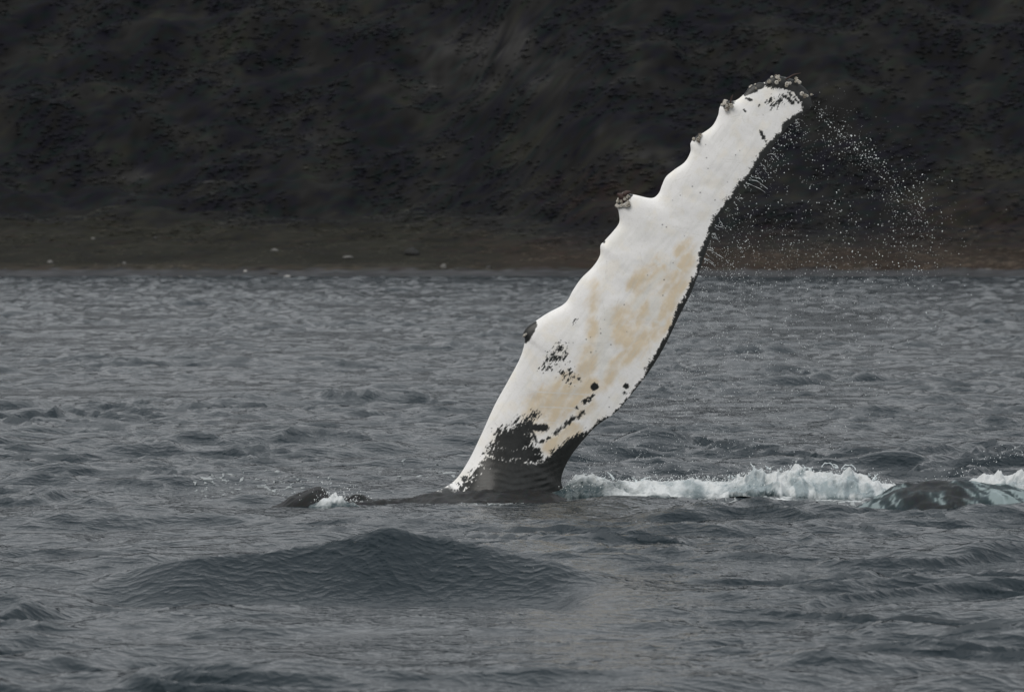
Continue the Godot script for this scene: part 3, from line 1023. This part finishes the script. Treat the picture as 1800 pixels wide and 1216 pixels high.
func build_white_water() -> void:
	var m := mat(Color.WHITE, 0.45, 0.35)
	m.vertex_color_use_as_albedo = true
	white_patch("splash", "wall of white and pale green foaming water right of the fin", "splash", 0.3, 3.5, -0.62, 0.95, 0.009, mound, m)
	white_patch("pouring_water", "pale green sheet of water with white rims pouring over the right hump", "splash", 3.4, 5.4, 0.7, 2.25, 0.011, sheet, m)
	white_patch("head_splash", "small white splash against the dark hump at left", "splash", -1.66, -1.2, 1.3, 1.75, 0.008,
		func(x: float, z: float) -> Vector2:
			var k := exp(-pow((x + 1.45) / 0.15, 2.0) - pow((z - 1.5) / 0.12, 2.0))
			return Vector2(0.085 * k * (1.0 + 0.6 * froth.get_noise_2d(x * 2.0, z)), clampf(k * 1.6 - 0.35 + 0.8 * froth.get_noise_2d(x, z), 0.0, 1.0)), m)
	white_patch("foam_streak", "thin white foam lines on the dark water at left behind the hump", "foam", -3.3, -1.4, -3.4, 0.6, 0.016, func(x: float, z: float) -> Vector2: return lace(0.0, x, z, -2.35, -1.4, 0.9, 1.9, 1.5), m)
	white_patch("foam_streak", "faint foam lines on the water just left of the fin's foot", "foam", -1.6, -0.2, -5.0, -2.0, 0.018, func(x: float, z: float) -> Vector2: return lace(9.0, x, z, -0.9, -3.5, 0.6, 1.3, 1.0), m)
	white_patch("foam_streak", "broken foam at the right foot of the fin beside the splash", "foam", 0.35, 1.1, -0.8, 1.2, 0.012, func(x: float, z: float) -> Vector2: return lace(4.0, x, z, 0.7, 0.2, 0.36, 0.9, 1.2), m)
	white_patch("foam_streak", "thin foam lines on the flat water in front of the splash", "foam", 0.9, 3.3, 0.3, 2.0, 0.012, func(x: float, z: float) -> Vector2: return lace(14.0, x, z, 2.1, 0.9, 1.2, 0.9, 1.3), m)
	white_patch("crest_foam", "small white flecks breaking along the crest of the big front wave", "foam", -0.45, 0.5, 7.9, 8.8, 0.009, func(x: float, z: float) -> Vector2: return lace(5.0, x, z, 0.02, 8.3, 0.4, 0.22, 1.3), m)
	white_patch("waterline_foam", "small broken foam flecks along the front of the fin's black foot", "foam", -0.9, 0.7, 0.85, 1.55, 0.009, func(x: float, z: float) -> Vector2: return lace(25.0, x, z, -0.1, 1.2, 0.75, 0.3, 1.2), m)
	# thrown jets and loops along the crest
	var st := SurfaceTool.new()
	st.begin(Mesh.PRIMITIVE_TRIANGLES)
	for k in 26:
		var x := rng.randf_range(1.85, 3.2) if k % 3 else rng.randf_range(0.5, 1.9)
		var big := rng.randf() < 0.16
		var z := -0.12 + rng.randfn() * 0.08
		var y := water(x, z, 0.06).y + curve(WALL, x) * 0.96
		var len := rng.randf_range(0.015, 0.035) * (2.2 if big else 1.0)
		var lean := rng.randfn() * 0.5
		var bend := rng.randfn() * 0.9
		var pts: Array = []
		var rad: Array = []
		for i in 7:
			var t := i / 6.0
			pts.append(Vector3(x + len * (lean * t + bend * t * t), y - 0.015 + len * (t * 1.15 - 0.35 * t * t * absf(bend)), z + 0.02 * t * rng.randfn()))
			rad.append((0.010 * pow(1.0 - t, 1.5) + 0.0018 + 0.002 * rng.randf()) * (1.1 if big else 1.0))
		tube(st, pts, rad, 7)
	for e in [[2.72, 0.05, 0.04], [2.9, 0.06, 0.045]]:
		var pts: Array = []
		var rad: Array = []
		for i in 12:
			var a := PI * i / 11.0
			pts.append(Vector3(e[0] - cos(a) * e[1], water(e[0], -0.12, 0.06).y + curve(WALL, e[0]) - 0.02 + sin(a) * e[2] * (1.0 + 0.1 * sin(i * 2.1)), -0.1 + 0.01 * sin(i * 1.3)))
			rad.append(0.0045 + 0.002 * sin(i * 1.9))
		tube(st, pts, rad, 7)
	st.generate_normals()
	var jets := put("splash_jets", st.commit(), mat(Color(0.58, 0.64, 0.66), 0.3, 0.4))
	tag(jets, "thin upward jets and loops of water along the splash crest", "splash", "", "stuff")


# ------------------------------------------------------------------ spray
func scatter(called: String, label: String, places: PackedVector3Array, sizes: PackedFloat32Array, m: Material) -> void:
	var s := SphereMesh.new()
	s.radius = 1.0
	s.height = 2.0
	s.radial_segments = 8
	s.rings = 4
	var mm := MultiMesh.new()
	mm.transform_format = MultiMesh.TRANSFORM_3D
	mm.mesh = s
	mm.instance_count = places.size()
	for i in places.size():
		var r := sizes[i] * 0.8
		mm.set_instance_transform(i, Transform3D(Basis.IDENTITY.scaled(Vector3(r, r * (1.0 + 0.5 * absf(sin(i * 1.7))), r)).rotated(Vector3.BACK, sin(i * 2.3) * 0.8), places[i]))
	var o := MultiMeshInstance3D.new()
	o.name = called
	o.multimesh = mm
	o.material_override = m
	add_child(o, true)
	tag(o, label, "spray", "", "stuff")


func at(px: float, py: float, z: float) -> Vector3:
	return BASE + Vector3(px / U, py / U, z)


func edge_line() -> Array:
	var line: Array = []
	for e in TRAIL:
		if e[1] > 60 and (line.is_empty() or e[1] > line[line.size() - 1][0]):
			line.append([float(e[1]), float(e[0])])
	return line


func build_spray() -> void:
	var m := mat(Color(0.66, 0.7, 0.71), 0.18, 0.5)
	var p := PackedVector3Array()
	var r := PackedFloat32Array()
	# thrown arc from the tip, out to the right and down
	var arc := [[0.0, 545.0, 682.0], [0.2, 590.0, 640.0], [0.4, 645.0, 595.0], [0.6, 700.0, 550.0], [0.75, 735.0, 515.0], [0.9, 750.0, 465.0], [1.0, 740.0, 400.0]]
	var ax: Array = []
	var ay: Array = []
	for e in arc:
		ax.append([e[0], e[1]])
		ay.append([e[0], e[2]])
	for k in 320:
		var t := rng.randf()
		var spread := lerpf(5.0, 30.0, t)
		p.append(at(curve(ax, t) + rng.randfn() * spread, curve(ay, t) + rng.randfn() * spread * 0.8, -0.1 - 0.5 * t + rng.randfn() * 0.12))
		r.append(0.002 + 0.0046 * pow(rng.randf(), 2.4))
	for k in 100:
		p.append(at(705.0 + rng.randfn() * 48.0, 470.0 + rng.randfn() * 55.0, -0.4 + rng.randfn() * 0.2))
		r.append(0.0022 + 0.0048 * pow(rng.randf(), 2.2))
	scatter("tip_spray", "arc of water drops flung from the fin tip against the dark slope", p, r, m)
	p = PackedVector3Array()
	r = PackedFloat32Array()
	for k in 700:
		var t := rng.randf()
		p.append(at(curve(ax, t) + rng.randfn() * 38.0, curve(ay, t) - 12.0 + rng.randfn() * 36.0, -0.2 - 0.4 * t + rng.randfn() * 0.25))
		r.append(0.0010 + 0.0016 * pow(rng.randf(), 2.0))
	scatter("tip_mist", "fine mist of tiny droplets around the arc flung from the fin tip", p, r, m)
	p = PackedVector3Array()
	r = PackedFloat32Array()
	# beads of water shed along the trailing edge, in broken chains
	for k in 60:
		var y := 300.0 + 365.0 * pow(rng.randf(), 0.8)
		var x := curve(edge_line(), y) + 1.0
		var bend := rng.randfn()
		var reach := 6.0 + 26.0 * pow(rng.randf(), 2.0)
		for i in rng.randi_range(4, 11):
			var t := rng.randf()
			p.append(at(x + reach * t + rng.randfn() * 0.8, y + bend * 5.0 * t - reach * 0.9 * t * t + rng.randfn() * 0.8, -0.05 * t + rng.randfn() * 0.02))
			r.append(0.0014 + 0.0028 * pow(rng.randf(), 2.0))
	scatter("edge_beads", "beads of water shed along the fin's dark trailing edge", p, r, m)
	p = PackedVector3Array()
	r = PackedFloat32Array()
	# drops between the arc and the trailing edge
	p = PackedVector3Array()
	r = PackedFloat32Array()
	var trail := edge_line()
	while p.size() < 760:
		var y := rng.randf_range(360.0, 640.0)
		var x0 := curve(trail, y)
		var x1 := minf(curve([[360.0, 745.0], [480.0, 750.0], [550.0, 700.0], [640.0, 590.0]], y), 760.0)
		var f := pow(rng.randf(), 1.35)
		var clump := lump.get_noise_2d(x0 * 0.004 + f * 2.0, y * 0.012)
		if rng.randf() > 0.55 + clump * 1.3:
			continue
		p.append(at(lerpf(x0 + 2.0, x1, f), y, -0.15 + rng.randfn() * 0.2))
		r.append(0.0016 + 0.0042 * pow(rng.randf(), 2.6))
	scatter("falling_drops", "falling drops between the fin's trailing edge and the flung arc", p, r, m)
	# fine veil falling to the water
	p = PackedVector3Array()
	r = PackedFloat32Array()
	while p.size() < 5200:
		var y := 15.0 + 470.0 * pow(rng.randf(), 1.2)
		var x0 := curve(trail, maxf(y, 62.0))
		var x := x0 + (90.0 + 430.0 * rng.randf()) * rng.randf() + 6.0
		if x < 110.0 or rng.randf() > 0.62 + 0.9 * lump.get_noise_2d(x * 0.01, y * 0.006):
			continue
		p.append(at(x, y, rng.randf_range(-0.7, 0.35)))
		r.append(0.0011 + 0.0034 * pow(rng.randf(), 3.5))
	scatter("fine_spray", "fine veil of droplets falling to the water right of the fin", p, r, m)
	# drops thrown about the splashes
	p = PackedVector3Array()
	r = PackedFloat32Array()
	for k in 2600:
		var x := rng.randf_range(0.4, 3.3)
		var z := -0.12 + rng.randfn() * 0.2
		var e := mound(x, z)
		var up := absf(rng.randfn()) * 0.045 * (1.6 if rng.randf() < 0.12 else 0.7)
		p.append(Vector3(x, water(x, z, 0.06).y + e.x + up, z))
		r.append((0.0016 + 0.005 * pow(rng.randf(), 3.0)) * (1.0 if up < 0.06 else 0.75))
	for k in 220:
		var x := -1.42 + rng.randfn() * 0.13
		var z := 1.45 + rng.randfn() * 0.1
		p.append(Vector3(x, 0.02 + absf(rng.randfn()) * 0.075, z))
		r.append(0.002 + 0.005 * pow(rng.randf(), 2.5))
	for k in 160:
		var x := rng.randf_range(3.3, 4.6)
		p.append(Vector3(x, 0.12 + sheet(x, 1.35).x + absf(rng.randfn()) * 0.06, 1.3 + rng.randfn() * 0.15))
		r.append(0.002 + 0.004 * pow(rng.randf(), 2.5))
	scatter("splash_drops", "drops thrown up over the splashes along the whale's body", p, r, m)
	# strings of water running off the trailing edge
	var st := SurfaceTool.new()
	st.begin(Mesh.PRIMITIVE_TRIANGLES)
	for k in 26:
		var y := rng.randf_range(300.0, 660.0)
		var x := curve(trail, y)
		var len := 4.0 + 16.0 * pow(rng.randf(), 2.0)
		var dx := rng.randf_range(-0.2, 2.2) * len
		var pts: Array = []
		var rad: Array = []
		var wob := rng.randf() * 6.0
		for i in 7:
			var t := i / 6.0
			pts.append(at(x + 1.0 + dx * t + 2.2 * sin(wob + t * 5.0) * t, y - len * t * t * 0.9 + 1.2 * sin(wob * 2.0 + t * 7.0), 0.02 * sin(wob) - 0.06 * t))
			rad.append(0.0007 + 0.0021 * pow(absf(sin(wob + t * 6.0)), 2.0))
		tube(st, pts, rad, 5)
	st.generate_normals()
	var o := put("water_strings", st.commit(), m)
	tag(o, "thin strings of water running off the fin's dark trailing edge", "spray", "", "stuff")
